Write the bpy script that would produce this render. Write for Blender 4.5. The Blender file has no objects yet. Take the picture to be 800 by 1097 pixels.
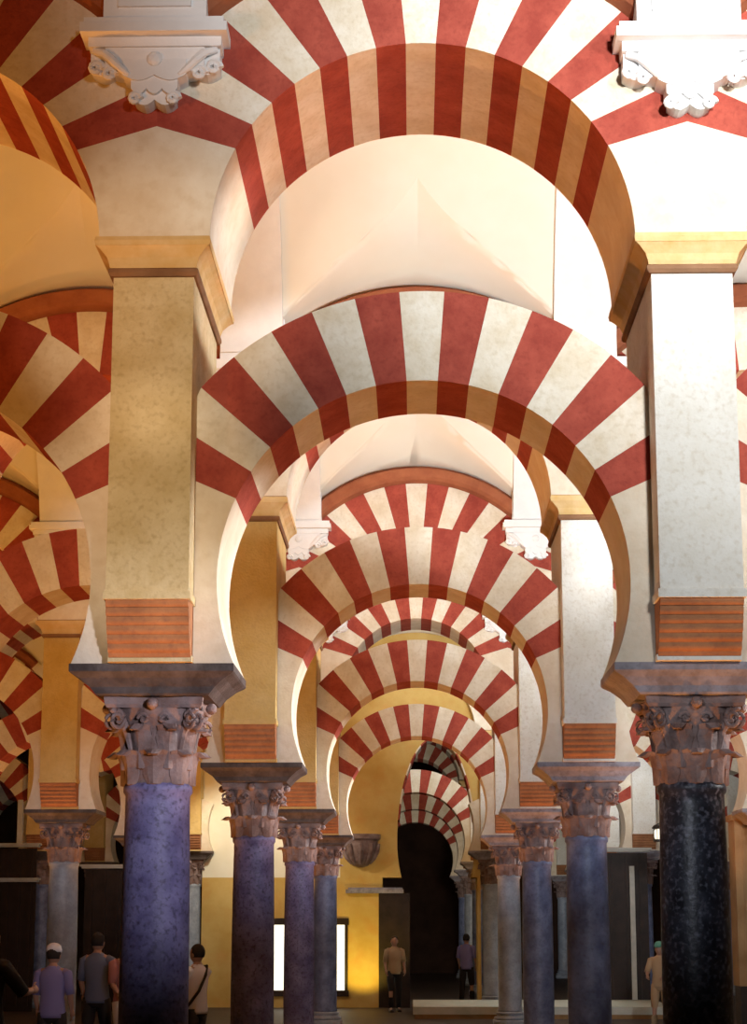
import bpy, bmesh, math, random
from math import pi, sin, cos, sqrt, radians, atan2
from mathutils import Vector, Matrix
random.seed(7)
SC = bpy.context.scene
COL = SC.collection
EYE = 1.75                       # eye height over the floor
P = 3.2                          # column spacing

# ------------------------------------------------------------------ materials
def new_mat(name):
    m = bpy.data.materials.new(name); m.use_nodes = True
    nt = m.node_tree; b = nt.nodes['Principled BSDF']
    return m, nt, b
def stone(name, c1, c2, scale=3.0, c3=None, rough=.85, bump=.15, bscale=40, detail=6, pits=None, spec=.2, contrast=(.35, .7), pitw=.5):
    m, nt, b = new_mat(name)
    N = nt.nodes; L = nt.links
    tc = N.new('ShaderNodeTexCoord')
    oi = N.new('ShaderNodeObjectInfo')
    vm = N.new('ShaderNodeVectorMath'); vm.operation = 'MULTIPLY_ADD'
    L.new(oi.outputs['Random'], vm.inputs[0]); vm.inputs[1].default_value = (37, 19, 53)
    L.new(tc.outputs['Object'], vm.inputs[2])
    n1 = N.new('ShaderNodeTexNoise'); n1.inputs['Scale'].default_value = scale; n1.inputs['Detail'].default_value = detail
    n1.inputs['Roughness'].default_value = .62
    L.new(vm.outputs[0], n1.inputs['Vector'])
    cr = N.new('ShaderNodeValToRGB')
    cr.color_ramp.elements[0].position = contrast[0]; cr.color_ramp.elements[1].position = contrast[1]
    cr.color_ramp.elements[0].color = (*c1, 1); cr.color_ramp.elements[1].color = (*c2, 1)
    L.new(n1.outputs['Fac'], cr.inputs['Fac'])
    out = cr.outputs['Color']
    if c3:
        n2 = N.new('ShaderNodeTexNoise'); n2.inputs['Scale'].default_value = scale*(pits or 7); n2.inputs['Detail'].default_value = 5
        L.new(vm.outputs[0], n2.inputs['Vector'])
        r2 = N.new('ShaderNodeValToRGB')
        r2.color_ramp.elements[0].position = .50; r2.color_ramp.elements[1].position = .75; r2.color_ramp.elements[1].color = (pitw, pitw, pitw, 1)
        L.new(n2.outputs['Fac'], r2.inputs['Fac'])
        mx = N.new('ShaderNodeMix'); mx.data_type = 'RGBA'
        L.new(r2.outputs['Color'], mx.inputs[0]); L.new(out, mx.inputs[6]); mx.inputs[7].default_value = (*c3, 1)
        out = mx.outputs[2]
    L.new(out, b.inputs['Base Color'])
    b.inputs['Roughness'].default_value = rough
    b.inputs['Specular IOR Level'].default_value = spec
    if bump:
        n3 = N.new('ShaderNodeTexNoise'); n3.inputs['Scale'].default_value = bscale; n3.inputs['Detail'].default_value = 8
        L.new(tc.outputs['Object'], n3.inputs['Vector'])
        bp = N.new('ShaderNodeBump'); bp.inputs['Strength'].default_value = bump; bp.inputs['Distance'].default_value = .02
        L.new(n3.outputs['Fac'], bp.inputs['Height']); L.new(bp.outputs[0], b.inputs['Normal'])
    return m
def plain(name, c, rough=.8, metal=0, emit=None, es=1):
    m, nt, b = new_mat(name)
    b.inputs['Base Color'].default_value = (*c, 1); b.inputs['Roughness'].default_value = rough; b.inputs['Metallic'].default_value = metal
    if emit:
        b.inputs['Emission Color'].default_value = (*emit, 1); b.inputs['Emission Strength'].default_value = es
    return m

RED    = stone('red_brick', (.29, .048, .032), (.43, .088, .056), 5, (.22, .036, .024), bump=.25, bscale=60)
CREAM  = stone('cream_voussoir', (.66, .56, .41), (.80, .74, .63), 4, (.55, .45, .30), bump=.25, bscale=50)
PLAST  = stone('springer_plaster', (.66, .55, .41), (.78, .71, .59), 2.5, (.60, .48, .33), pits=5, bump=.2)
PIERT  = stone('limestone_warm_lit', (.56, .43, .22), (.72, .60, .38), 3.2, (.38, .26, .12), pits=9, bump=.5, bscale=45)  # warm light of the left side put into the limestone colour
PIERO  = stone('limestone_ochre_lit', (.56, .38, .13), (.66, .49, .22), 3.0, (.48, .33, .14), pits=6, bump=.35, bscale=45)  # deeper tint of the same warm left-hand light
PIERW  = stone('limestone_white_lit', (.70, .66, .58), (.80, .78, .73), 3.0, (.52, .44, .33), pits=9, bump=.35, bscale=45)  # whitened with the white light that falls on the right-hand piers
VAULT  = stone('vault_plaster', (.76, .71, .60), (.80, .76, .67), 1.2, bump=.03, detail=3)
CELL   = stone('vault_cell_plaster', (.70, .57, .36), (.74, .62, .41), 1.2, bump=.03, detail=3)
WHITE  = stone('white_stucco', (.78, .77, .76), (.84, .83, .82), 6, bump=.1)
CORN   = stone('ochre_cornice', (.60, .38, .14), (.70, .52, .28), 5, bump=.15)
FILLET = stone('brown_fillet', (.20, .10, .05), (.28, .15, .08), 5, bump=.1)
RING   = stone('shaded_red_moulding', (.28, .085, .04), (.38, .13, .06), 5, bump=.1)  # darkened brown puts the shadow above the voussoirs into the colour
ROLL   = stone('terracotta_rolls', (.30, .13, .06), (.44, .20, .09), 4, (.20, .09, .06), bump=.3)
IMP    = stone('brown_marble', (.055, .040, .036), (.13, .105, .10), 5, (.04, .028, .025), pits=5, bump=.3, rough=.55)
IMPG   = stone('grey_lilac_marble', (.19, .165, .18), (.36, .33, .37), 5, (.13, .10, .10), pits=5, bump=.3, rough=.55)
CAPM   = stone('weathered_capital', (.17, .105, .09), (.34, .265, .26), 7, (.10, .06, .05), pits=4, bump=.4, rough=.6)
LILAC  = stone('lilac_marble', (.12, .105, .23), (.26, .24, .44), 5, (.05, .04, .07), pits=7, rough=.5, bump=.25, spec=.3, pitw=.9)
BLACKM = stone('black_speckled_marble', (.012, .013, .02), (.055, .06, .085), 9, (.20, .21, .27), pits=3.4, rough=.4, bump=.15, spec=.4, pitw=1)
BLUEM  = stone('blue_grey_marble', (.09, .115, .22), (.22, .27, .46), 5, (.08, .08, .11), pits=5, rough=.45, bump=.1, spec=.4)
PALEM  = stone('pale_grey_marble', (.25, .29, .36), (.40, .45, .54), 5, (.2, .2, .22), pits=5, rough=.45, bump=.1, spec=.4)
FLOORM = stone('dark_floor', (.035, .022, .016), (.06, .04, .03), 1.5, bump=.1, rough=.55)
MARB   = stone('greenish_white_marble', (.50, .56, .50), (.68, .70, .66), 3, bump=.05, rough=.4)
OCHRE  = stone('ochre_wall', (.50, .32, .085), (.62, .44, .16), 1.2, (.55, .27, .07), pits=2.5, bump=.15)
CREAMW = stone('cream_wall', (.72, .66, .50), (.80, .76, .63), 1.2, bump=.1)
DWOOD  = stone('dark_wood', (.018, .010, .007), (.035, .02, .014), 4, bump=.2, rough=.5)
TWOOD  = stone('tan_wood', (.30, .17, .07), (.42, .27, .13), 2.5, bump=.2, rough=.6)
RAILM  = stone('pale_rail', (.42, .42, .38), (.55, .54, .5), 4, bump=.1)
IRON   = plain('dark_iron', (.02, .02, .02), .5, .6)
GLOW   = plain('daylight_pane', (.9, .9, .85), .5, 0, (1.0, .93, .74), 1.6)
LAMPG  = plain('lamp_glass', (.9, .85, .7), .4, 0, (1, .9, .7), 1.2)

# ------------------------------------------------------------------ helpers
def link(name, bm, mats, parent=None, smooth=False):
    me = bpy.data.meshes.new(name)
    bmesh.ops.recalc_face_normals(bm, faces=bm.faces)
    bm.to_mesh(me); bm.free()
    for m in (mats if isinstance(mats, (list, tuple)) else [mats]): me.materials.append(m)
    if smooth:
        for p in me.polygons: p.use_smooth = True
    o = bpy.data.objects.new(name, me); COL.objects.link(o)
    if parent: o.parent = parent
    return o
def tag(o, label, cat, group=None):
    o['label'] = label; o['category'] = cat
    if group: o['group'] = group
    return o
def empty(name, loc, label=None, cat=None, group=None):
    o = bpy.data.objects.new(name, None); COL.objects.link(o); o.location = loc; o.empty_display_size = .2
    if label: tag(o, label, cat, group)
    return o
def struct(o):
    o['kind'] = 'structure'; return o
def box(bm, x0, x1, y0, y1, z0, z1, mi=0):
    v = [bm.verts.new(p) for p in ((x0,y0,z0),(x1,y0,z0),(x1,y1,z0),(x0,y1,z0),(x0,y0,z1),(x1,y0,z1),(x1,y1,z1),(x0,y1,z1))]
    for q in ((0,3,2,1),(4,5,6,7),(0,1,5,4),(1,2,6,5),(2,3,7,6),(3,0,4,7)):
        f = bm.faces.new([v[i] for i in q]); f.material_index = mi
def loft(bm, rings, mi=0, cap=True, closed=True):
    vs = [[bm.verts.new(p) for p in r] for r in rings]
    n = len(vs[0])
    for a, b in zip(vs, vs[1:]):
        for i in range(n if closed else n-1):
            j = (i+1) % n
            f = bm.faces.new((a[i], a[j], b[j], b[i])); f.material_index = mi
    if cap:
        bm.faces.new(vs[0][::-1]).material_index = mi; bm.faces.new(vs[-1]).material_index = mi
    return vs
def lathe(bm, prof, n=32, mi=0, c=(0,0)):
    loft(bm, [[(c[0]+r*cos(2*pi*i/n), c[1]+r*sin(2*pi*i/n), z) for i in range(n)] for r, z in prof], mi)
def rect_stack(bm, prof, mi=0):           # prof: (half x, half y, z)
    loft(bm, [[(-a,-b,z),(a,-b,z),(a,b,z),(-a,b,z)] for a, b, z in prof], mi)
def prism_xz(bm, poly, y0, y1, mi=0):     # polygon in XZ, extruded in Y
    a = [bm.verts.new((x, y0, z)) for x, z in poly]; b = [bm.verts.new((x, y1, z)) for x, z in poly]
    n = len(poly)
    bm.faces.new(a).material_index = mi; bm.faces.new(b[::-1]).material_index = mi
    for i in range(n):
        j = (i+1) % n
        bm.faces.new((a[i], b[i], b[j], a[j])).material_index = mi
def prism_yz(bm, poly, x0, x1, mi=0):
    a = [bm.verts.new((x0, y, z)) for y, z in poly]; b = [bm.verts.new((x1, y, z)) for y, z in poly]
    n = len(poly)
    bm.faces.new(a).material_index = mi; bm.faces.new(b[::-1]).material_index = mi
    for i in range(n):
        j = (i+1) % n
        bm.faces.new((a[i], b[i], b[j], a[j])).material_index = mi
def sweep(bm, pts, r, n=8, mi=0):
    pts = [Vector(p) for p in pts]; rings = []
    for i, p in enumerate(pts):
        t = (pts[min(i+1, len(pts)-1)] - pts[max(i-1, 0)]).normalized()
        u = t.cross(Vector((0, 0, 1)));
        if u.length < .1: u = t.cross(Vector((0, 1, 0)))
        u.normalize(); w = t.cross(u); rr = r[i] if isinstance(r, (list, tuple)) else r
        rings.append([p + u*rr*cos(2*pi*k/n) + w*rr*sin(2*pi*k/n) for k in range(n)])
    loft(bm, rings, mi)

# ------------------------------------------------------------------ arcade dimensions (heights over the floor)
TL, TU = .38, .67                     # half thickness of lower and upper arches
ZL, RL, RLX = EYE+2.00, 1.225, 1.79   # lower horseshoe arch
ZU, RU, RUX = EYE+4.00, 1.27, 1.93    # upper round arch
ZSP = EYE+1.50                        # springing of the lower arch
ROWS = {1: 11.15, 2: 17.98, 3: 25.27, 4: 32.77, 5: 39.9, 6: 46.9, 7: 53.9, 8: 60.9}

def voussoirs(zc, R, Rx, a0, n, half, xlim, joff, ends='red', seg=5):
    """banded arch ring, alternating red (0) and cream (1)."""
    bm = bmesh.new()
    A0 = radians(a0); tot = pi-2*A0
    cz = joff
    cols = []
    def outer(xi, zi):
        d = Vector((xi, zi-cz)).normalized()
        # circle radius Rx about the arch centre
        o = Vector((0, cz)); b = o.dot(d); c = o.length_squared-Rx*Rx
        t = -b+sqrt(b*b-c)
        if abs(d.x) > 1e-6: t = min(t, xlim/abs(d.x))
        return o.x+d.x*t, o.y+d.y*t
    tr = []
    for k in range(n):
        ring = []
        for s in range(seg+1):
            a = A0+tot*(k+s/seg)/n
            xi, zi = R*cos(a), R*sin(a)
            xo, zo = outer(xi, zi)
            ring.append([bm.verts.new(p) for p in ((xi,-half,zc+zi),(xo,-half,zc+zo),(xo,half,zc+zo),(xi,half,zc+zi))])
        mi = (0 if k % 2 == 0 else 1)
        for a_, b_ in zip(ring, ring[1:]):
            for i in range(4):
                j = (i+1) % 4
                bm.faces.new((a_[i], a_[j], b_[j], b_[i])).material_index = mi
        bm.faces.new(ring[0]).material_index = mi; bm.faces.new(ring[-1][::-1]).material_index = mi
    return bm

_cache = {}
def inst(key, name, maker, mats, parent, smooth=False, loc=(0,0,0)):
    """first call builds the mesh, later calls copy the object (shared mesh data)"""
    if key in _cache:
        o = _cache[key].copy(); o.name = name; COL.objects.link(o); o.parent = parent
        if [m for m in o.data.materials] != list(mats if isinstance(mats, (list, tuple)) else [mats]):
            o.data = o.data.copy(); o.data.materials.clear()
            for m in (mats if isinstance(mats, (list, tuple)) else [mats]): o.data.materials.append(m)
    else:
        o = link(name, maker(), mats, parent, smooth); _cache[key] = o
    o.location = loc
    return o

# ---- column parts
def mk_base():
    bm = bmesh.new()
    rect_stack(bm, [(.29,.29,0),(.29,.29,.10),(.27,.27,.11)])
    lathe(bm, [(.27,.11),(.285,.135),(.27,.165),(.235,.175),(.23,.195),(.25,.21),(.245,.235),(.21,.25)])
    return bm
def mk_shaft():
    bm = bmesh.new()
    pr = [(.215,.25),(.215,.275),(.203,.30),(.206,.8),(.205,1.4),(.200,2.0),(.193,2.45),(.193,2.50),(.207,2.52),(.207,2.55),(.195,2.57)]
    lathe(bm, pr, 40)
    return bm
def leaf(bm, a, r0, z0, h, w, out, curl):
    """one acanthus leaf leaning out from the bell at angle a"""
    ca, sa = cos(a), sin(a); n = 7
    L_, R_ = [], []
    rows = []
    for i in range(n+1):
        t = i/n
        rr = r0 + out*(t**2.2) + .012
        z = z0 + h*(sin(min(t, .86)/.86*pi/2)) - (curl*((t-.86)/.14)**1 if t > .86 else 0)
        if t > .86: rr += .02*((t-.86)/.14)
        ww = w*(.62+.5*sin(t*pi*.9))*(1.0 if t < .8 else 1-(t-.8)*2.6) * (1+.16*(i % 2))
        row = []
        for u, dr in ((-1,-.012),(-.5,.008),(0,.020),(.5,.008),(1,-.012)):
            x = rr+dr; y = u*ww
            row.append((x*ca-y*sa, x*sa+y*ca, z))
        rows.append(row)
    back = []
    for row in rows:
        back.append([(x-.03*ca, y-.03*sa, z-.006) for x, y, z in row])
    loft(bm, [r+b[::-1] for r, b in zip(rows, back)])
def mk_capital():
    bm = bmesh.new(); z0 = EYE+.80; H = .52
    lathe(bm, [(.195,z0),(.20,z0+.05),(.205,z0+.2),(.225,z0+.33),(.275,z0+.44),(.28,z0+.455)], 32)
    for i in range(8): leaf(bm, i*pi/4, .195, z0+.01, .20, .068, .075, .03)
    for i in range(8): leaf(bm, i*pi/4+pi/8, .20, z0+.10, .26, .062, .085, .035)
    for i in range(4):                      # corner volutes with stalks
        a = pi/4+i*pi/2; ca, sa = cos(a), sin(a)
        c = Vector((.335*ca, .335*sa, z0+.385))
        tang = Vector((-sa, ca, 0)); out = Vector((ca, sa, 0))
        for s in (-1, 1):
            pts = []; rad = []
            for k in range(20):
                th = -.5*pi+k/19*3.3*pi; rr = .062*(1-k/24)
                pts.append(c + tang*s*.022*(1+k/25) + out*rr*cos(th+pi) + Vector((0,0,1))*rr*sin(th+pi)); rad.append(.016*(1-k/40))
            sweep(bm, pts, rad, 6)
        sweep(bm, [(.20*ca,.20*sa,z0+.2), (.235*ca,.235*sa,z0+.32), (.30*ca,.30*sa,z0+.42), (.36*ca,.36*sa,z0+.455)], [.02,.026,.03,.02], 8)
    for i in range(4):                      # small helices and rosette at the middle of each side
        a = i*pi/2; ca, sa = cos(a), sin(a); tang = Vector((-sa, ca, 0))
        for s in (-1, 1):
            c = Vector((.262*ca, .262*sa, z0+.39)) + tang*s*.06
            pts = [c + tang*s*.035*(1-k/16)*cos(k*.55) + Vector((0,0,1))*.035*(1-k/16)*sin(k*.55) for k in range(13)]
            sweep(bm, pts, .011, 6)
        m = Matrix.Translation((.315*ca, .315*sa, z0+.475)) @ Matrix.Diagonal((.035,.045,.035,1))
        bmesh.ops.create_icosphere(bm, subdivisions=2, radius=1, matrix=m)
    ab = []                                 # abacus with concave sides
    for z, k in ((z0+.455,.96),(z0+.475,1),(z0+.515,1.02),(z0+H,1.0)):
        r = []
        for i in range(4):
            a0 = pi/4+i*pi/2
            c0 = Vector((cos(a0), sin(a0)))*.425*k; c1 = Vector((cos(a0+pi/2), sin(a0+pi/2)))*.425*k
            for j in range(8):
                t = j/8; p = c0.lerp(c1, t); inn = .05*sin(pi*t); p = p*(1-inn/max(p.length, .01))
                if j == 0: p = p*.96
                r.append((p.x, p.y, z))
        ab.append(r)
    loft(bm, ab)
    return bm
def mk_impost():
    bm = bmesh.new(); z = EYE+1.32
    rect_stack(bm, [(.33,.33,z),(.34,.34,z+.012),(.37,.345,z+.05),(.43,.375,z+.10),(.475,.40,z+.125),(.485,.41,z+.135),(.485,.41,z+.18)])
    return bm
def column(x, y, mat, label, imat, parent=None):
    t = empty('column', (x, y, 0), label, 'column', 'marble columns carrying the arcades')
    inst('base', 'column_base', mk_base, PALEM, t, True)
    inst('shaft', 'shaft', mk_shaft, mat, t, True)
    inst('cap', 'capital', mk_capital, CAPM, t, False)
    inst('imp', 'impost_block', mk_impost, imat, t, False)
    return t

# ---- pier parts
PH = .24
def mk_springer():
    bm = bmesh.new(); poly = []
    a1 = radians(24)
    a0 = math.asin((ZSP-ZL)/RL)
    right = []
    for i in range(17):
        a = a0+(a1-a0)*i/16
        right.append((P/2-RL*cos(a), ZL+RL*sin(a)))
    xj, zj = right[-1]
    sl = math.tan(a1)
    right.append((PH-.02, zj+(xj-PH+.02)*sl))
    poly = right + [(-x, z) for x, z in right[::-1]]
    prism_xz(bm, poly, -TL, TL)
    return bm
def mk_pier():
    bm = bmesh.new()
    box(bm, -PH, PH, -TU+.02, TU-.02, EYE+1.87, EYE+3.80)
    box(bm, -PH+.003, PH-.003, -TL-.03, TL+.03, EYE+1.50, EYE+1.87)
    box(bm, -PH-.006, PH+.006, -TL-.10, TL+.10, EYE+1.50, EYE+1.535)
    box(bm, -PH-.012, PH+.012, -TU+.005, TU-.005, EYE+1.84, EYE+1.89)
    return bm
def mk_rolls(s):
    bm = bmesh.new()
    if True:
        nr = 7; y0, y1 = TL+.05, TU-.03; z0, z1 = EYE+1.50, EYE+1.845
        pr = [(s*TL, z1), (s*TL, z0), (s*y0, z0)]
        for k in range(nr):
            ta, tb = k/nr, (k+1)/nr
            A = Vector((y0+(y1-y0)*ta**.6, z0+(z1-z0)*ta)); B = Vector((y0+(y1-y0)*tb**.6, z0+(z1-z0)*tb))
            d = B-A; nrm = Vector((d.y, -d.x)).normalized()
            for j in range(0, 7):
                u = j/6
                p = A.lerp(B, u)+nrm*.013*sin(pi*u)
                if j or not k: pr.append((s*p.x, p.y))
        prism_yz(bm, pr, -PH, PH)
    return bm
def mk_cornice():
    bm = bmesh.new(); z = EYE+3.79
    rect_stack(bm, [(.255,.675,z),(.268,.69,z+.02),(.268,.69,z+.04),(.255,.68,z+.05)], 1)
    rect_stack(bm, [(.258,.68,z+.05),(.262,.69,z+.07),(.275,.70,z+.11),(.31,.725,z+.15),(.335,.74,z+.17)])
    rect_stack(bm, [(.34,.745,z+.17),(.345,.75,z+.20),(.34,.745,z+.225)], 0)
    rect_stack(bm, [(.335,.72,z+.225),(.33,.70,z+.24)], 1)
    return bm
def mk_upper_springer():
    bm = bmesh.new(); a1 = radians(28); right = [(PH+.09, EYE+4.03)]
    for i in range(1, 11):
        a = math.asin(.03/RU)+(a1-math.asin(.03/RU))*i/10
        right.append((P/2-RU*cos(a), ZU+RU*sin(a)))
    xj, zj = right[-1]
    sl = (RU*sin(a1)-.25)/(RU*cos(a1))
    poly = right + [(0, zj+xj*sl)] + [(-x, z) for x, z in right[::-1]]
    prism_xz(bm, poly, -TU, TU)
    return bm
def pier(x, y, mat, label):
    t = empty('pier', (x, y, 0), label, 'pier', 'stone piers above the columns')
    inst('pier', 'pier_shaft', mk_pier, mat, t)
    inst('spr', 'arch_springer', mk_springer, PLAST, t)
    inst('rollf', 'roll_corbel', lambda: mk_rolls(-1), ROLL, t)
    inst('rollb', 'roll_corbel', lambda: mk_rolls(1), ROLL, t)
    inst('corn', 'cornice', mk_cornice, [CORN, FILLET], t)
    inst('uspr', 'upper_springer', mk_upper_springer, PLAST, t)
    return t

# ---- stucco corbel and pilaster above the piers
def mk_corbel():
    bm = bmesh.new(); z = EYE
    y = -TU
    box(bm, -.44, .44, y-.25, y, z+5.24, z+5.30); box(bm, -.42, .42, y-.23, y, z+5.30, z+5.34); box(bm, -.40, .40, y-.17, y, z+5.18, z+5.24)
    # scalloped apron
    def ap(w, z0, z1, d, n):
        poly = [(-w, z1), (w, z1)]
        pts = []
        for i in range(n*6+1):
            u = i/(n*6); xx = w-2*w*u
            sc = abs(sin(u*n*pi))
            pts.append((xx, z0-.035*sc+.02))
        prism_xz(bm, poly+pts, y-d, y+.002)
    ap(.39, z+5.03, z+5.18, .12, 5)
    ap(.30, z+5.04, z+5.18, .15, 3)
    ap(.19, z+4.98, z+5.10, .165, 2)
    ap(.14, z+4.90, z+5.05, .15, 3)
    ap(.125, z+4.84, z+4.92, .12, 2)
    for s in (-1, 1):                       # scrolls
        for cx, cz, r in ((.355, 5.055, .045), (.27, 5.02, .045), (.115, 4.86, .038)):
            pts = [(s*cx+r*(1-k/15)*cos(k*.6), y-.135, z+cz+r*(1-k/15)*sin(k*.6)) for k in range(14)]
            sweep(bm, pts, .02, 6)
        sweep(bm, [(s*.37, y-.13, z+5.17), (s*.30, y-.16, z+5.14), (s*.25, y-.17, z+5.09), (s*.20, y-.165, z+5.04), (s*.15, y-.16, z+5.00)], [.02,.028,.028,.024,.015], 8)
    m = Matrix.Translation((0, y-.16, z+5.10)) @ Matrix.Diagonal((.05,.03,.05,1))
    bmesh.ops.create_icosphere(bm, subdivisions=2, radius=1, matrix=m)
    return bm
def mk_pilaster():
    bm = bmesh.new(); y = -TU
    box(bm, -.31, .31, y-.19, y+.01, EYE+5.34, EYE+6.55)
    box(bm, -.22, .22, y-.21, y-.19, EYE+5.42, EYE+6.5)
    return bm
def corbel(x, y, label, dz=0):
    t = empty('wall_pilaster', (x, y, dz), label, 'corbel', 'white stucco corbels with pilasters')
    inst('corb', 'corbel', mk_corbel, WHITE, t)
    inst('pil', 'pilaster_shaft', mk_pilaster, WHITE, t)
    return t

# ---- arches
def mk_lower(): return voussoirs(ZL, RL, RLX, 24, 15, TL-.004, P/2-PH, 0)
def mk_upper(): return voussoirs(ZU, RU, RUX, 28, 15, TU-.004, P/2+.0004, .25)
def mk_ring():
    bm = bmesh.new(); a0 = math.acos(1.36/RUX)
    for s in (-1, 1):
        y0, y1 = (s*(TU-.02), s*(TU+.07))
        rings = []
        for i in range(41):
            a = a0+(pi-2*a0)*i/40
            rings.append([(r*cos(a), y, ZU+r*sin(a)) for r, y in ((RUX-.03,y0),(RUX+.0,y1+s*.03),(RUX+.04,y1+s*.07),(RUX+.15,y1+s*.07),(RUX+.22,y0))])
        loft(bm, rings)
    return bm
def lower_arch(x, y, label):
    t = empty('lower_arch', (x, y, 0), label, 'arch', 'red and cream lower horseshoe arches')
    inst('low', 'voussoir_ring', mk_lower, [RED, CREAM], t); return t
def upper_arch(x, y, label):
    t = empty('upper_arch', (x, y, 0), label, 'arch', 'red and cream upper round arches')
    inst('upp', 'voussoir_ring', mk_upper, [RED, CREAM], t)
    inst('ring', 'outer_moulding', mk_ring, RING, t)
    return t

# ---- wall above the arches
def wall_above(name, y, xa, xb):
    bm = bmesh.new(); H = EYE+7.9
    n = round((xb-xa)/P)
    for k in range(n):
        cx = xa+P*(k+.5)
        R = RUX-.02; m = 24
        xs = [-P/2+P*i/m for i in range(m+1)]
        for x0, x1 in zip(xs, xs[1:]):
            z0 = ZU+sqrt(max(R*R-x0*x0, 0)); z1 = ZU+sqrt(max(R*R-x1*x1, 0))
            prism_xz(bm, [(cx+x0, z0), (cx+x1, z1), (cx+x1, H), (cx+x0, H)], y-TU+.01, y+TU-.01)
    bmesh.ops.remove_doubles(bm, verts=bm.verts, dist=1e-4)
    return struct(link(name, bm, VAULT))

# ---- vault over one aisle: barrel with pointed cells over each arch
ZB, RISE, RC = EYE+4.20, 3.57, 2.13
def vault(name, ya, yb, xa, xb):
    bm = bmesh.new(); half = (yb-ya)/2
    n = round((xb-xa)/P)
    def barrel(s): return ZB+RISE*sqrt(max(0, 1-((half-s)/half)**2))
    def cell(x, s): return ZU+sqrt(RC*RC-x*x)+.80*max(0, 1-abs(x)/1.9)*s
    for side in (0, 1):
        for k in range(n):
            cx = xa+P*(k+.5); m = 32
            cells, bars = [], []
            for i in range(m+1):
                x = -P/2+P*i/m
                sx = .01
                while sx < half-.1 and cell(x, sx) > barrel(sx): sx += .004
                yy = lambda s: (ya+s) if side == 0 else (yb-s)
                cells.append([(cx+x, yy(sx*j/6), cell(x, sx*j/6)) for j in range(7)])
                bars.append([(cx+x, yy(sx+(half-sx)*(1-cos(pi/2*j/12))), barrel(sx+(half-sx)*(1-cos(pi/2*j/12)))) for j in range(13)])
            for grid, mi in ((cells, 1), (bars, 0)):
                vs = [[bm.verts.new(p) for p in r] for r in grid]
                for a, b in zip(vs, vs[1:]):
                    for j in range(len(a)-1):
                        f = bm.faces.new((a[j], a[j+1], b[j+1], b[j])); f.material_index = mi; f.smooth = True
    o = link(name, bm, [VAULT, VAULT]); struct(o)
    for p in o.data.polygons: p.use_smooth = True
    b3 = bmesh.new(); b3.from_mesh(o.data); bmesh.ops.remove_doubles(b3, verts=b3.verts, dist=2e-3); b3.to_mesh(o.data); b3.free()
    # outward thickness
    md = o.modifiers.new('thick', 'SOLIDIFY'); md.thickness = .12; md.offset = 1
    # orient normals downward so that thickness goes up
    me = o.data
    b2 = bmesh.new(); b2.from_mesh(me)
    for f in b2.faces:
        if f.normal.z > 0: f.normal_flip()
    b2.to_mesh(me); b2.free(); md.offset = -1; me.set_sharp_from_angle(angle=radians(14))
    return o
def rib(x, ya, yb, label):
    bm = bmesh.new(); half = (yb-ya)/2; rings = []
    for i in range(33):
        s = .17+(half-.17)*(1-cos(pi*i/32)); y = ya+s
        z = ZB+RISE*sqrt(max(0, 1-((half-s)/half)**2))
        q = Vector(((half-s)/half/half, sqrt(max(0, 1-((half-s)/half)**2))/RISE)); q.normalize()
        iy, iz = q.x*.09, -q.y*.09
        z2 = z+.35; y2 = y-q.x*.0
        rings.append([(-.30, y+iy, z+iz), (.30, y+iy, z+iz), (.30, y2, z2), (-.30, y2, z2)])
    loft(bm, rings)
    o = link('vault_rib', bm, WHITE); o.location.x = x
    tag(o, label, 'vault rib', 'transverse ribs of the vaults')
    return o

# ------------------------------------------------------------------ build rows
ROWN = {1: 'nearest arcade', 2: 'second arcade back', 3: 'third arcade back', 4: 'fourth arcade back', 5: 'fifth arcade back', 6: 'sixth arcade back', 7: 'seventh arcade back', 8: 'farthest arcade'}
BAYN = {-3: 'leftmost bay', -2: 'second bay left of centre', -1: 'bay left of centre', 0: 'central bay', 1: 'bay right of centre', 2: 'second bay right of centre'}
def coln(i):   # support index: x = (i-.5)*P
    return {-3: 'fourth from centre on the left', -2: 'third from centre on the left', -1: 'second from centre on the left', 0: 'first left of centre', 1: 'first right of centre', 2: 'second from centre on the right', 3: 'third from centre on the right'}[i]
BAYS = {1: (-1,0,1), 2: (-1,0,1), 3: (-2,-1,0,1), 4: (-2,-1,0,1,2), 5: (-3,-2,1,2), 6: (-3,-2,-1,0,1,2), 7: (-1,0,1), 8: (-1,0,1)}
SH = {(1,0): (LILAC, 'lilac grey'), (1,1): (BLACKM, 'black speckled'), (2,0): (LILAC, 'dark lilac'), (2,1): (BLUEM, 'blue grey'), (3,0): (LILAC, 'lilac'), (3,1): (BLUEM, 'deep blue grey'),
      (4,0): (BLUEM, 'blue'), (4,1): (PALEM, 'pale grey')}
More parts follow.
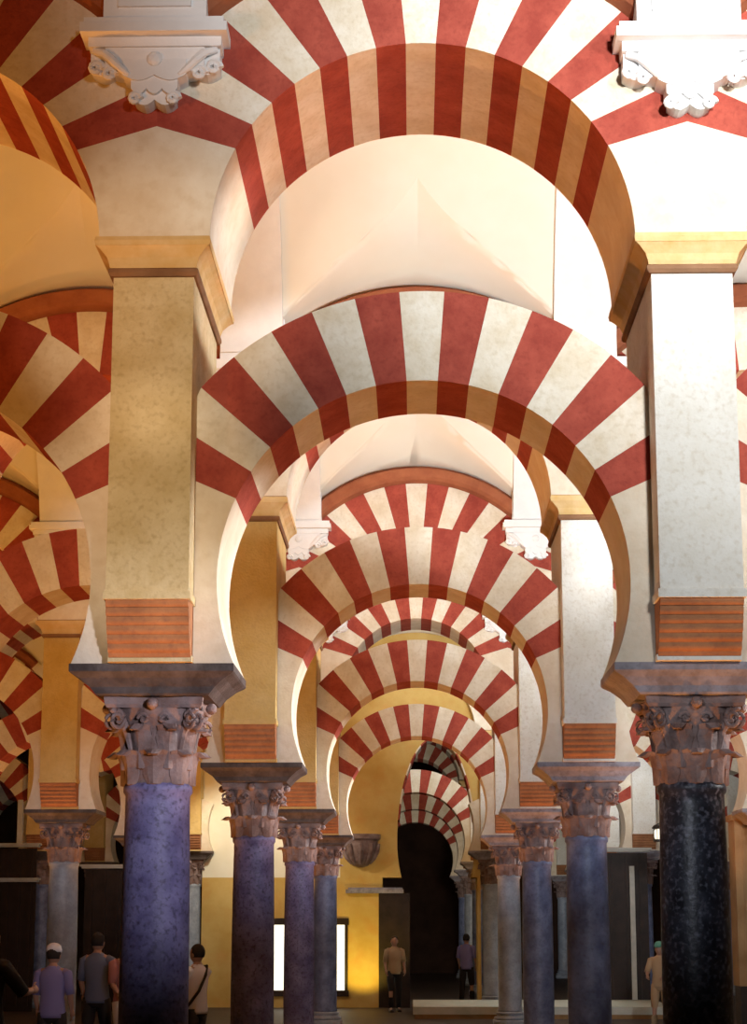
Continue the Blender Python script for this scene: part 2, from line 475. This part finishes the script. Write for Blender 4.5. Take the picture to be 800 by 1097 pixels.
for r, bays in BAYS.items():
    y = ROWS[r]
    sup = sorted({b for b in bays} | {b+1 for b in bays})
    for i in sup:
        x = (i-.5)*P
        mat, cn = SH.get((r, i), (BLUEM if (r+i) % 2 else PALEM, 'blue grey' if (r+i) % 2 else 'pale grey'))
        column(x, y, mat, f'{cn} marble column in the {ROWN[r]}, {coln(i)}', IMPG if i >= 1 else IMP)
        if i <= 0: pm, pn = (PIERT, 'tan') if r == 1 else (PIERO, 'warm-lit ochre')
        else: pm, pn = PIERW, 'white-lit pale'
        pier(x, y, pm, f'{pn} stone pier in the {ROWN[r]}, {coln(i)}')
        if r <= 4: corbel(x, y, f'white scrolled stucco corbel and pilaster, {ROWN[r]}, {coln(i)}', -.06 if (r, i) == (1, 1) else 0)
    for b in bays:
        lower_arch(b*P, y, f'striped lower horseshoe arch, {ROWN[r]}, {BAYN[b]}')
        upper_arch(b*P, y, f'striped upper round arch, {ROWN[r]}, {BAYN[b]}')
    if r != 5: wall_above('wall_%s' % {1:'first',2:'second',3:'third',4:'fourth',6:'sixth',7:'seventh',8:'eighth'}[r], y, (bays[0]-.5)*P, (bays[-1]+.5)*P)
    else:
        wall_above('wall_fifth_left', y, -3.5*P, -1.5*P); wall_above('wall_fifth_right', y, .5*P, 2.5*P)
VX = {1: (-1,1), 2: (-2,1), 3: (-2,2), 4: (-3,2), 5: (-3,2)}
AN = {1: 'nearest', 2: 'second', 3: 'third', 4: 'fourth', 5: 'fifth'}
for r, (a, b) in VX.items():
    ya, yb = ROWS[r]+TU-.02, ROWS[r+1]-TU+.02
    vault('ceiling', ya, yb, (a-.5)*P, (b+.5)*P)
    if r <= 3:
        for i in range(a+1, b+1):
            rib((i-.5)*P, ya, yb, f'white transverse vault rib over the {AN[r]} aisle, {coln(i)}')

# ------------------------------------------------------------------ ochre wall with arch (fifth row, centre)
def far_wall():
    y = ROWS[5]; H = EYE+7.6
    bm = bmesh.new()
    cx, rx, zc, rz = .43, .84, EYE+1.70, 2.25
    # opening outline: narrow at the foot, horseshoe swell, tall head
    pts = []
    for i in range(41):
        a = radians(-28)+(pi+2*radians(28))*i/40
        hh = rz if sin(a) > 0 else 1.6
        pts.append((cx+rx*cos(a), zc+hh*sin(a)))
    zf = pts[0][1]; xr, xl = pts[0][0], pts[-1][0]
    y0, y1 = y-.1, y+.9
    x0, x1 = -4.56, 1.36
    DADO = EYE+.95
    # left part and right part as column strips between outline and wall ends
    left = [p for p in pts[20:]]; right = pts[:21]
    def strip(ol, xe):
        # ol goes from foot to apex, fill towards xe
        ol = sorted(ol, key=lambda p: p[1])
        for (xa, za), (xb, zb) in zip(ol, ol[1:]):
            if zb-za < 1e-5: continue
            prism_xz(bm, [(xe, za), (xa, za), (xb, zb), (xe, zb)], y0, y1, 1)
    strip(left, -1.62); strip(right, x1)
    zt = zc+rz
    box(bm, -1.62, x1, y0, y1, zt, H, 1)
    # jambs below the arch
    box(bm, -1.62, xl, y0, y1, DADO, zf, 1); box(bm, xr, x1, y0, y1, DADO, zf, 1)
    # cream stretch to the left with the doorway
    box(bm, x0, -1.62, y0, y1, DADO, H, 0)
    wx0, wx1, wz0, wz1 = -3.18, -1.45, EYE-1.42, EYE-.02
    box(bm, x0, wx0, y0, y1, 0, DADO, 1); box(bm, wx1, -.72, y0, y1, 0, DADO, 1)
    box(bm, wx0, wx1, y0, y1, wz1, DADO, 1); box(bm, wx0, wx1, y0, y1, 0, wz0, 1)
    box(bm, xr+.12, x1, y0, y1, 0, DADO, 1)
    bmesh.ops.remove_doubles(bm, verts=bm.verts, dist=1e-4)
    struct(link('wall_far', bm, [CREAMW, OCHRE]))
    # painted soffit of the opening
    bm = bmesh.new(); k = 0
    n = 17
    for i in range(n):
        for s in range(3):
            def q(t):
                a = radians(12)+(pi-2*radians(12))*t
                return cx+rx*cos(a), zc+rz*sin(a), cx+(rx-.035)*cos(a), zc+(rz-.035)*sin(a)
            A = q((i+s/3)/n); B = q((i+(s+1)/3)/n)
            vs = [[(A[0],yy,A[1]),(A[2],yy,A[3]),(B[2],yy,B[3]),(B[0],yy,B[1])] for yy in (y0+.02, y1-.02)]
            loft(bm, vs, i % 2)
    o = link('arch_soffit', bm, [RED, CREAM])
    tag(o, 'striped soffit lining the tall arch in the ochre wall', 'arch')
    # window
    bm = bmesh.new(); box(bm, wx0, wx1, y+.30, y+.33, wz0, wz1)
    w = struct(link('window_1', bm, GLOW))
    bm = bmesh.new()
    t = .07
    box(bm, wx0-.02, wx1+.02, y0-.03, y0+.25, wz1-.02, wz1+.12); box(bm, wx0-.02, wx1+.02, y0-.03, y0+.25, wz0-.1, wz0+.02)
    for xx in (wx0, wx1-t, wx0+(wx1-wx0)*.46): box(bm, xx, xx+t, y0-.02, y0+.25, wz0, wz1)
    link('window_frame', bm, DWOOD, w)
    # carved console under the left foot of the arch
    bm = bmesh.new()
    cxx = -1.18
    for k in range(1):
        prof = [(.05,EYE+1.16),(.16,EYE+1.20),(.26,EYE+1.30),(.33,EYE+1.45),(.36,EYE+1.62),(.36,EYE+1.72),(.42,EYE+1.76),(.42,EYE+1.86)]
        loft(bm, [[(cxx+rr*cos(pi+pi*j/16), y0+.01+rr*.9*sin(pi+pi*j/16), z) for j in range(17)] for rr, z in prof])
    for j in range(5):
        a = pi+pi*(j+.5)/5
        sweep(bm, [(cxx+rr*cos(a), y0+rr*.9*sin(a), z) for rr, z in ((.2,EYE+1.24),(.3,EYE+1.36),(.37,EYE+1.5),(.40,EYE+1.66))], [.03,.05,.05,.04], 8)
    o = link('wall_console', bm, CAPM); tag(o, 'brown carved stone console with rounded underside on the ochre wall', 'console')
    # string course at the foot of the ochre jamb
    bm = bmesh.new(); box(bm, -1.5, xl+.04, y0-.07, y0+.02, EYE+.62, EYE+.70); box(bm, -1.45, xl+.02, y0-.04, y0+.02, EYE+.70, EYE+.74)
    o = link('stone_ledge', bm, IMPG); tag(o, 'narrow grey stone ledge across the foot of the ochre wall', 'ledge')
    bm = bmesh.new(); box(bm, -.80, -.14, y0-.02, y0+.4, 0, EYE+.62)
    o = link('dark_door', bm, DWOOD); tag(o, 'dark wooden panel below the ledge beside the ochre wall', 'panel')
far_wall()

# ------------------------------------------------------------------ floor, rear wall
bm = bmesh.new(); box(bm, -16, 14, -4, 68, -.2, 0)
struct(link('floor', bm, FLOORM))
bm = bmesh.new(); box(bm, -16, 14, 67, 67.4, 0, 10)
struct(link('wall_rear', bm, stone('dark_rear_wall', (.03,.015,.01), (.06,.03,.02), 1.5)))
bm = bmesh.new(); box(bm, -16.4, -16, -4, 67, 0, 10)
struct(link('wall_left', bm, OCHRE))
bm = bmesh.new(); box(bm, 14, 14.4, -4, 67, 0, 10)
struct(link('wall_right', bm, CREAMW))

# low marble platform
bm = bmesh.new()
box(bm, -.05, 4.75, 35.2, 38.4, 0, .08, 0); box(bm, -.08, 4.78, 35.17, 38.43, .08, .22, 1)
bmesh.ops.remove_doubles(bm, verts=bm.verts, dist=1e-4)
o = link('marble_platform', bm, [TWOOD, MARB]); tag(o, 'low pale green marble platform on the dark floor in the distance', 'platform')

# dark timber screens with pale rails
def screen(name, xa, xb, y, h, rails, posts, label, warm=None):
    t = empty(name, ((xa+xb)/2, y, 0), label, 'screen'); cx = (xa+xb)/2; w = (xb-xa)/2
    bm = bmesh.new()
    box(bm, -w, w, 0, .06, 0, h-.08)
    k = int(2*w/.22)
    for i in range(k):
        xx = -w+2*w*(i+.5)/k
        box(bm, xx-.03, xx+.03, -.03, 0, .1, h-.1)
    link('panel', bm, DWOOD, t)
    for z in rails:
        bm = bmesh.new(); box(bm, -w-.05, w+.05, -.12, .1, z-.06, z); box(bm, -w-.08, w+.08, -.16, .12, z-.02, z+.02)
        link('rail', bm, RAILM, t)
    for p in posts:
        bm = bmesh.new(); box(bm, p-cx-.05, p-cx+.05, -.1, -.03, h if p < -6 else .05, h+.9 if p < -6 else h-.35)
        link('post', bm, RAILM, t)
    return t
screen('timber_screen', -9.6, -7.75, 38.0, EYE+1.58, (EYE+1.58, EYE+.88), (-8.1,), 'dark timber screen with two pale rails at the far left')
screen('timber_screen', -6.75, -5.95, 38.0, EYE+1.15, (EYE+1.15,), (), 'short dark timber screen with a pale top rail behind left columns')
screen('timber_screen', 3.9, 4.75, 38.6, EYE+1.50, (EYE+1.50,), (4.42,), 'tall dark screen with grey top rail right of the centre columns')

# tan wooden cupboard at the right edge
t = empty('wooden_cupboard', (5.0, 25.9, 0), 'tan wooden cupboard on a dark plinth at the right edge', 'cupboard')
bm = bmesh.new(); box(bm, -.62, .62, 0, .5, EYE-.85, EYE+1.40); box(bm, -.66, .66, -.04, .5, EYE+1.40, EYE+1.48); box(bm, -.52, -.04, -.025, 0, EYE-.75, EYE+1.3); box(bm, .04, .52, -.025, 0, EYE-.75, EYE+1.3)
link('body', bm, TWOOD, t)
bm = bmesh.new(); box(bm, -.60, .60, .03, .5, 0, EYE-.85)
link('plinth', bm, DWOOD, t)

# small lantern and wall lamp
def lantern(x, y, z, label):
    t = empty('wall_lantern', (x, y, z), label, 'lantern')
    bm = bmesh.new(); lathe(bm, [(.02,.30),(.10,.26),(.13,.22),(.12,.20)], 12); lathe(bm, [(.11,-.02),(.11,.02)], 12); box(bm, 0, .38, -.012, .012, .29, .315)
    for k in range(6): 
        a = k*pi/3; box(bm, .10*cos(a)-.006, .10*cos(a)+.006, .10*sin(a)-.006, .10*sin(a)+.006, .0, .21)
    link('lantern_frame', bm, IRON, t)
    bm = bmesh.new(); lathe(bm, [(.07,.02),(.09,.05),(.09,.17),(.05,.2)], 12); link('glass', bm, LAMPG, t, True)
lantern(4.25, 32.77, EYE+1.42, 'small lit lantern on a bracket beside the black speckled column')

# ------------------------------------------------------------------ people
SKIN = plain('skin', (.42, .24, .17), .6)
def skin_mesh(nodes, edges, rad, name, mat, parent, sub=1):
    me = bpy.data.meshes.new(name); me.from_pydata([tuple(n) for n in nodes], edges, []); me.materials.append(mat)
    o = bpy.data.objects.new(name, me); COL.objects.link(o)
    m = o.modifiers.new('s', 'SKIN'); m.use_smooth_shade = True
    sk = me.skin_vertices[0].data if me.skin_vertices else None
    if sk is None:
        bm = bmesh.new(); bm.from_mesh(me); bm.verts.layers.skin.verify(); bm.to_mesh(me); bm.free(); sk = me.skin_vertices[0].data
    for i, r in enumerate(rad):
        sk[i].radius = (r, r) if not isinstance(r, tuple) else r; sk[i].use_root = (i == 0)
    s = o.modifiers.new('u', 'SUBSURF'); s.levels = sub; s.render_levels = sub
    if parent: o.parent = parent
    return o
def baked(o):
    bpy.context.view_layer.update()
    dg = bpy.context.evaluated_depsgraph_get()
    me = bpy.data.meshes.new_from_object(o.evaluated_get(dg)); nm = o.name; par = o.parent
    bpy.data.objects.remove(o); return me
def head_bm(bm, z):
    """head with brow, nose, mouth, chin and ears, facing -y"""
    m = Matrix.Translation((0, -.012, z)) @ Matrix.Diagonal((.077, .096, .118, 1))
    r = bmesh.ops.create_uvsphere(bm, u_segments=28, v_segments=20, radius=1, matrix=m)
    for v in r['verts']:
        p = v.co; dz = p.z-z
        if dz < -.03 and p.y < 0: p.x *= 1-.9*(-.03-dz)*2
        for ex in (-.03, .03):
            d = sqrt((p.x-ex)**2+(dz-.0)**2)
            if p.y < -.05 and d < .022: p.y += .012*(1-d/.022)
        if p.y < -.07 and abs(p.x) < .016 and -.045 < dz < .005: p.y -= .022*(1-abs(p.x)/.016)*(1-abs(dz+.03)/.04)
        if p.y < -.05 and abs(p.x) < .028 and abs(dz+.062) < .006: p.y += .006
    for s in (-1, 1):
        bmesh.ops.create_icosphere(bm, subdivisions=2, radius=1, matrix=Matrix.Translation((s*.079, .0, z-.005)) @ Matrix.Diagonal((.010,.02,.032,1)))
def person(x, y, h, rot, shirt, trousers, hairc, label, arms=(.15, .15), stride=.12, cap=None, bag=None, haircut='short'):
    t = empty('person', (x, y, 0), label, 'person'); t.rotation_euler.z = rot; k = h/1.72; t.scale = (k, k, k)
    st = stride
    sh = {}
    def arm(s, bend):
        S = Vector((s*.175, .0, 1.40)); E = Vector((s*.225, .03-.25*bend, 1.13+.05*bend)); W = Vector((s*(.235-.10*bend), -.04-.85*bend*.32-.12*bend, .90+.32*bend))
        return S, E, W
    S1, E1, W1 = arm(-1, arms[0]); S2, E2, W2 = arm(1, arms[1])
    L = {}
    legs = []
    for s, f in ((-1, -1), (1, 1)):
        legs.append((Vector((s*.09, 0, .90)), Vector((s*.10, -.03+f*st*.5, .50)), Vector((s*.105, f*st, .09)), Vector((s*.12, f*st-.14, .035))))
    nodes = [Vector((0,0,.97)), Vector((0,-.005,1.10)), Vector((0,-.01,1.27)), Vector((0,.005,1.41)), Vector((0,.01,1.49)), Vector((0,0,1.56)),
             S1, E1, W1, S2, E2, W2, *legs[0], *legs[1]]
    edges = [(0,1),(1,2),(2,3),(3,4),(4,5),(3,6),(6,7),(7,8),(3,9),(9,10),(10,11),(0,12),(12,13),(13,14),(14,15),(0,16),(16,17),(17,18),(18,19)]
    rad = [(.15,.10),(.125,.09),(.145,.10),(.10,.075),.052,.05,.058,.042,.027,.058,.042,.027,.082,.055,.037,.03,.082,.055,.037,.03]
    body = skin_mesh(nodes, edges, rad, 'body_tmp', SKIN, None)
    bm = bmesh.new(); me = baked(body); bm.from_mesh(me)
    head_bm(bm, 1.61)
    for W, E, s in ((W1, E1, -1), (W2, E2, 1)):            # hands: palm, four fingers, thumb
        d = (W-E).normalized(); side = Vector((0, -1, 0)) if abs(d.y) < .8 else Vector((0, 0, 1)); side = (side-d*side.dot(d)).normalized(); nrm = d.cross(side)
        sweep(bm, [W-d*.01, W+d*.03, W+d*.07, W+d*.085], [.024,.032,.034,.02], 8)
        for fi, (o_, ln) in enumerate(((.027,.070),(.009,.080),(-.009,.074),(-.026,.058))):
            b0 = W+d*.075+side*o_
            sweep(bm, [b0, b0+d*ln*.4+nrm*s*.006, b0+d*ln*.75+nrm*s*.018, b0+d*ln*.95+nrm*s*.03], [.009,.0085,.008,.005], 6)
        b0 = W+d*.03+side*.028
        sweep(bm, [b0, b0+side*.025+d*.02, b0+side*.032+d*.05], [.011,.010,.006], 6)
    o = link('body', bm, SKIN, t, True)
    # clothing: closed shells around torso, arms and legs
    def ell(cx_, cy_, rx_, ry_, z, n=20): return [(cx_+rx_*cos(2*pi*q/n), cy_+ry_*sin(2*pi*q/n), z) for q in range(n)]
    bm = bmesh.new()
    loft(bm, [ell(0, 0, a_, b_, z) for a_, b_, z in ((.165,.118,.86),(.172,.124,.90),(.158,.116,1.02),(.150,.110,1.12),(.172,.124,1.28),(.182,.118,1.36),(.165,.100,1.42),(.10,.08,1.46),(.066,.066,1.485))])
    for S, E_ in ((S1, E1), (S2, E2)):
        sweep(bm, [S+Vector((-.04*(1 if S.x > 0 else -1), 0, .0)), S+Vector((0, 0, -.01)), S.lerp(E_, .5), E_], [.065,.07,.062,.056], 12)
    link('shirt', bm, shirt, t, True)
    bm = bmesh.new()
    loft(bm, [ell(0, 0, a_, b_, z) for a_, b_, z in ((.10,.09,.80),(.15,.112,.84),(.162,.118,.90),(.155,.112,.98),(.14,.105,1.0))])
    for lg in legs:
        sweep(bm, [lg[0]+Vector((0, 0, .02)), lg[0].lerp(lg[1], .5), lg[1], lg[1].lerp(lg[2], .5), lg[2]], [.092,.088,.068,.066,.058], 12)
    link('trousers', bm, trousers, t, True)
    for lg in legs:
        bm = bmesh.new(); a = lg[2]
        loft(bm, [[(a.x+sx*w, a.y+yy, zz) for sx, zz in ((-1,0),(1,0),(1,hh*.6),(.5,hh),(-.5,hh),(-1,hh*.6))] for yy, w, hh in ((.075,.03,.06),(.05,.042,.10),(-.04,.045,.10),(-.12,.05,.06),(-.18,.045,.05),(-.205,.025,.035))])
        link('shoe', bm, DWOOD, t, True)
    bm = bmesh.new()
    m = Matrix.Translation((0, .008, 1.632)) @ Matrix.Diagonal((.088, .104, .112, 1))
    r = bmesh.ops.create_uvsphere(bm, u_segments=24, v_segments=16, radius=1, matrix=m)
    kill = [v for v in bm.verts if (v.co.y < -.035 and v.co.z < 1.665) or v.co.z < (1.44 if haircut == 'long' else 1.56)]
    bmesh.ops.delete(bm, geom=kill, context='VERTS')
    if haircut == 'long':
        loft(bm, [[(.085*cos(a_), .035+.075*sin(a_), z) for a_ in [pi*j/10 for j in range(11)]]+[(.06*cos(a_), .03+.045*sin(a_), z) for a_ in [pi*(10-j)/10 for j in range(11)]] for z in (1.60, 1.52, 1.42)])
    hr = link('hair', bm, hairc, t, True)
    if cap:
        bm = bmesh.new(); lathe(bm, [(.098,1.655),(.100,1.68),(.085,1.73),(.05,1.757),(.01,1.765)], 20, 0, (0,.0))
        loft(bm, [[(-.07,-.08,1.655),(.07,-.08,1.655),(.07,-.08,1.668),(-.07,-.08,1.668)],[(-.05,-.16,1.645),(.05,-.16,1.645),(.05,-.16,1.655),(-.05,-.16,1.655)]])
        link('cap', bm, cap, t, True)
    if bag:
        bm = bmesh.new(); sweep(bm, [(-.15,-.10,1.43),(-.05,-.135,1.30),(.06,-.135,1.15),(.17,-.08,1.0),(.2,.03,.96),(.1,.13,1.15),(-.03,.125,1.35),(-.13,.05,1.46),(-.15,-.10,1.43)], .02, 8)
        link('bag_strap', bm, bag, t)
    return t
HD = plain('dark_hair', (.015, .01, .008)); HG = plain('grey_hair', (.35, .33, .31)); BLK = plain('black_cloth', (.015, .013, .014))
LAV = plain('lavender_cloth', (.22, .20, .42)); WHT = plain('white_cloth', (.75, .74, .78)); GRB = plain('grey_blue_cloth', (.14, .17, .27))
PNK = plain('pink_cloth', (.42, .18, .17)); PAL = plain('pale_trousers', (.55, .50, .47)); TAN = plain('tan_cloth', (.42, .30, .18)); TEAL = plain('teal_cap', (.08, .25, .2))
person(-3.62, 17.0-1.3, 1.72, 2.6, BLK, BLK, HG, 'person with grey hair in dark clothes at the left edge', arms=(.9, .3))
person(-3.95, 20.3, 1.50, 3.0, LAV, BLK, HD, 'person in lavender shirt and white cap seen from behind', cap=WHT)
person(-3.86, 22.6, 1.62, 2.9, GRB, BLK, HD, 'person in grey blue shirt walking away beside the lilac column', stride=.16)
person(-3.42, 22.0, 1.58, .6, PNK, PAL, HD, 'person in pink top and pale trousers beside the lilac column', haircut='long', arms=(.4, .2))
person(-2.50, 21.2, 1.50, -2.2, WHT, BLK, HD, 'person in white shirt with dark shoulder strap right of the lilac column', arms=(.8, .5), bag=BLK)
person(-.45, 38.0, 1.48, .2, TAN, BLK, HD, 'distant person in tan top and dark trousers below the ochre wall', stride=.1)
person(1.10, 41.5, 1.50, 2.8, LAV, BLK, HD, 'distant person in lavender shirt beyond the ochre wall')
person(3.96, 31.0, 1.42, -.4, TAN, TAN, HD, 'person with teal cap and tan clothes beside the black column', cap=TEAL, arms=(.6, .6))

# ------------------------------------------------------------------ lights
def spot(x, y, z, tx, ty, tz, power, col, size=120, blend=.6, rad=.3):
    l = bpy.data.lights.new('unseen_spot', 'SPOT'); l.energy = power; l.color = col; l.spot_size = radians(size); l.spot_blend = blend; l.shadow_soft_size = rad
    o = bpy.data.objects.new('unseen_spot', l); COL.objects.link(o); o.location = (x, y, z)
    d = Vector((tx-x, ty-y, tz-z)); o.rotation_euler = d.to_track_quat('-Z', 'Y').to_euler()
    return o
WARM = (1, .42, .10); YEL = (1, .62, .22); NEU = (1, .90, .74); COOL = (.97, .985, 1)
def aim(x, y, z, az, el, power, col, size, blend=.5, rad=.15):
    """az: degrees from straight ahead, positive to the right; el: elevation"""
    a, e = radians(az), radians(el)
    return spot(x, y, z, x+sin(a)*cos(e), y+cos(a)*cos(e), z+sin(e), power, col, size, blend, rad)
# added unseen key behind the viewer on the right, with fills for first piers
aim(2.6, -1.0, 5.6, 2.5, 10, 9200, COOL, 53, .9, .4)
aim(2.9, 6.8, 6.6, -20, 4, 420, COOL, 62, .7, .3)
aim(-4.2, 6.2, 4.6, 0, 20, 330, (1, .38, .07), 90, .7, .3)
aim(-1.25, 4.6, 3.6, -3.0, 4, 820, (1, .76, .50), 19, .8, .1)
aim(-1.25, 4.6, 3.6, -3.0, 17, 740, (1, .76, .50), 19, .8, .1)       # towards the left pier
aim(1.2, 4.6, 3.3, -23.5, -4.5, 1300, (.90, .88, 1), 24, 1, .15)      # towards the left column
aim(-.6, 4.6, 3.2, 19, -5, 420, (.85, .9, 1), 22, 1, .2)        # faint, towards the right column
# each aisle: added unseen spots high behind piers, white on right, yellow on left
for r in range(1, 6):
    y = ROWS[r]+.85
    aim(1.75, y, EYE+3.3, 16, 33, 1380, (.90, .96, 1), 108, .75, .2)
    aim(-1.6, y, EYE+3.0, 0, 36, 150, YEL, 120, .8, .2)
    if r <= 4: aim(-4.8, y, EYE+2.4, 0, 40, 480, (1, .42, .07), 140, 1, .2)
# added cool fills behind right-hand capitals, brightening the next pair of columns
for r in range(1, 4):
    y = ROWS[r]+.5
    aim(1.5, y, EYE+1.0, -26, 3, 520, (.74, .84, 1), 26, 1, .1)
    aim(1.5, y, EYE+1.0, 1, 3, 430, (.74, .84, 1), 26, 1, .1)
    aim(-4.6, y, EYE+1.0, 0, 3, 260, (.74, .84, 1), 26, 1, .1)
spot(.6, ROWS[5]+1.3, EYE+1.6, .4, ROWS[6]-.5, EYE+5, 240, (1, .6, .22), 120, .6, .1)  # added unseen fill warming the gap beyond the far wall
# added window-like spots on left-hand jambs, and unseen warm uplights under the arches
for r in range(1, 5):
    for b in BAYS[r]:
        if b >= 0:
            aim(b*P+1.0, ROWS[r]+.15, EYE+1.62, -90, 4, 330, COOL, 56, .8, .08)
            aim(b*P+1.0, ROWS[r]+.1, EYE+4.05, -90, -2, 190, COOL, 48, .8, .08)
        spot(b*P, ROWS[r]-.25, .05, b*P, ROWS[r]-.2, 4, 340 if b >= 0 else 360, (1, .38, .08), 70, .4, .1)
        if r <= 3: spot(b*P-1.15, ROWS[r], EYE+3.6, b*P+.5, ROWS[r], EYE+5.0, 82, (1, .36, .06), 130, .8, .08)  # added unseen fill above the lower arch, warming the upper soffit
for r in (6, 7):
    spot(1.4, ROWS[r]+.9, EYE+1.5, .3, ROWS[r]+6, EYE+3.5, 300, NEU, 110, .5, .15)
spot(-3.6, 37.6, EYE+3.0, -3.4, 39.8, EYE+.4, 260, (1, .93, .75), 110, .6, .1)  # added unseen wash to brighten the cream wall
spot(-1.25, 38.6, .4, -1.1, 39.8, EYE-.6, 110, (1, .75, .12), 80, .6, .05)
spot(2.5, 36.4, 3.2, 2.2, 36.6, 0, 70, (.9, 1, .95), 84, .6, .1)

w = bpy.data.worlds.new('World'); SC.world = w; w.use_nodes = True
bg = w.node_tree.nodes['Background']; bg.inputs[0].default_value = (1, .72, .45, 1); bg.inputs[1].default_value = .004

# ------------------------------------------------------------------ camera
cd = bpy.data.cameras.new('Camera'); cam = bpy.data.objects.new('Camera', cd); COL.objects.link(cam)
cam.location = (-.066, 0, EYE); cam.rotation_euler = (pi/2+.1822, 0, .0212)
cd.sensor_fit = 'VERTICAL'; cd.sensor_height = 36; cd.lens = 1981.1/1097*36; cd.shift_y = 75.25/1097
cd.clip_end = 300
SC.camera = cam
SC.view_settings.view_transform = 'Standard'; SC.view_settings.look = 'None'; SC.view_settings.gamma = 1; SC.view_settings.use_curve_mapping = False
SC.view_settings.exposure = 0
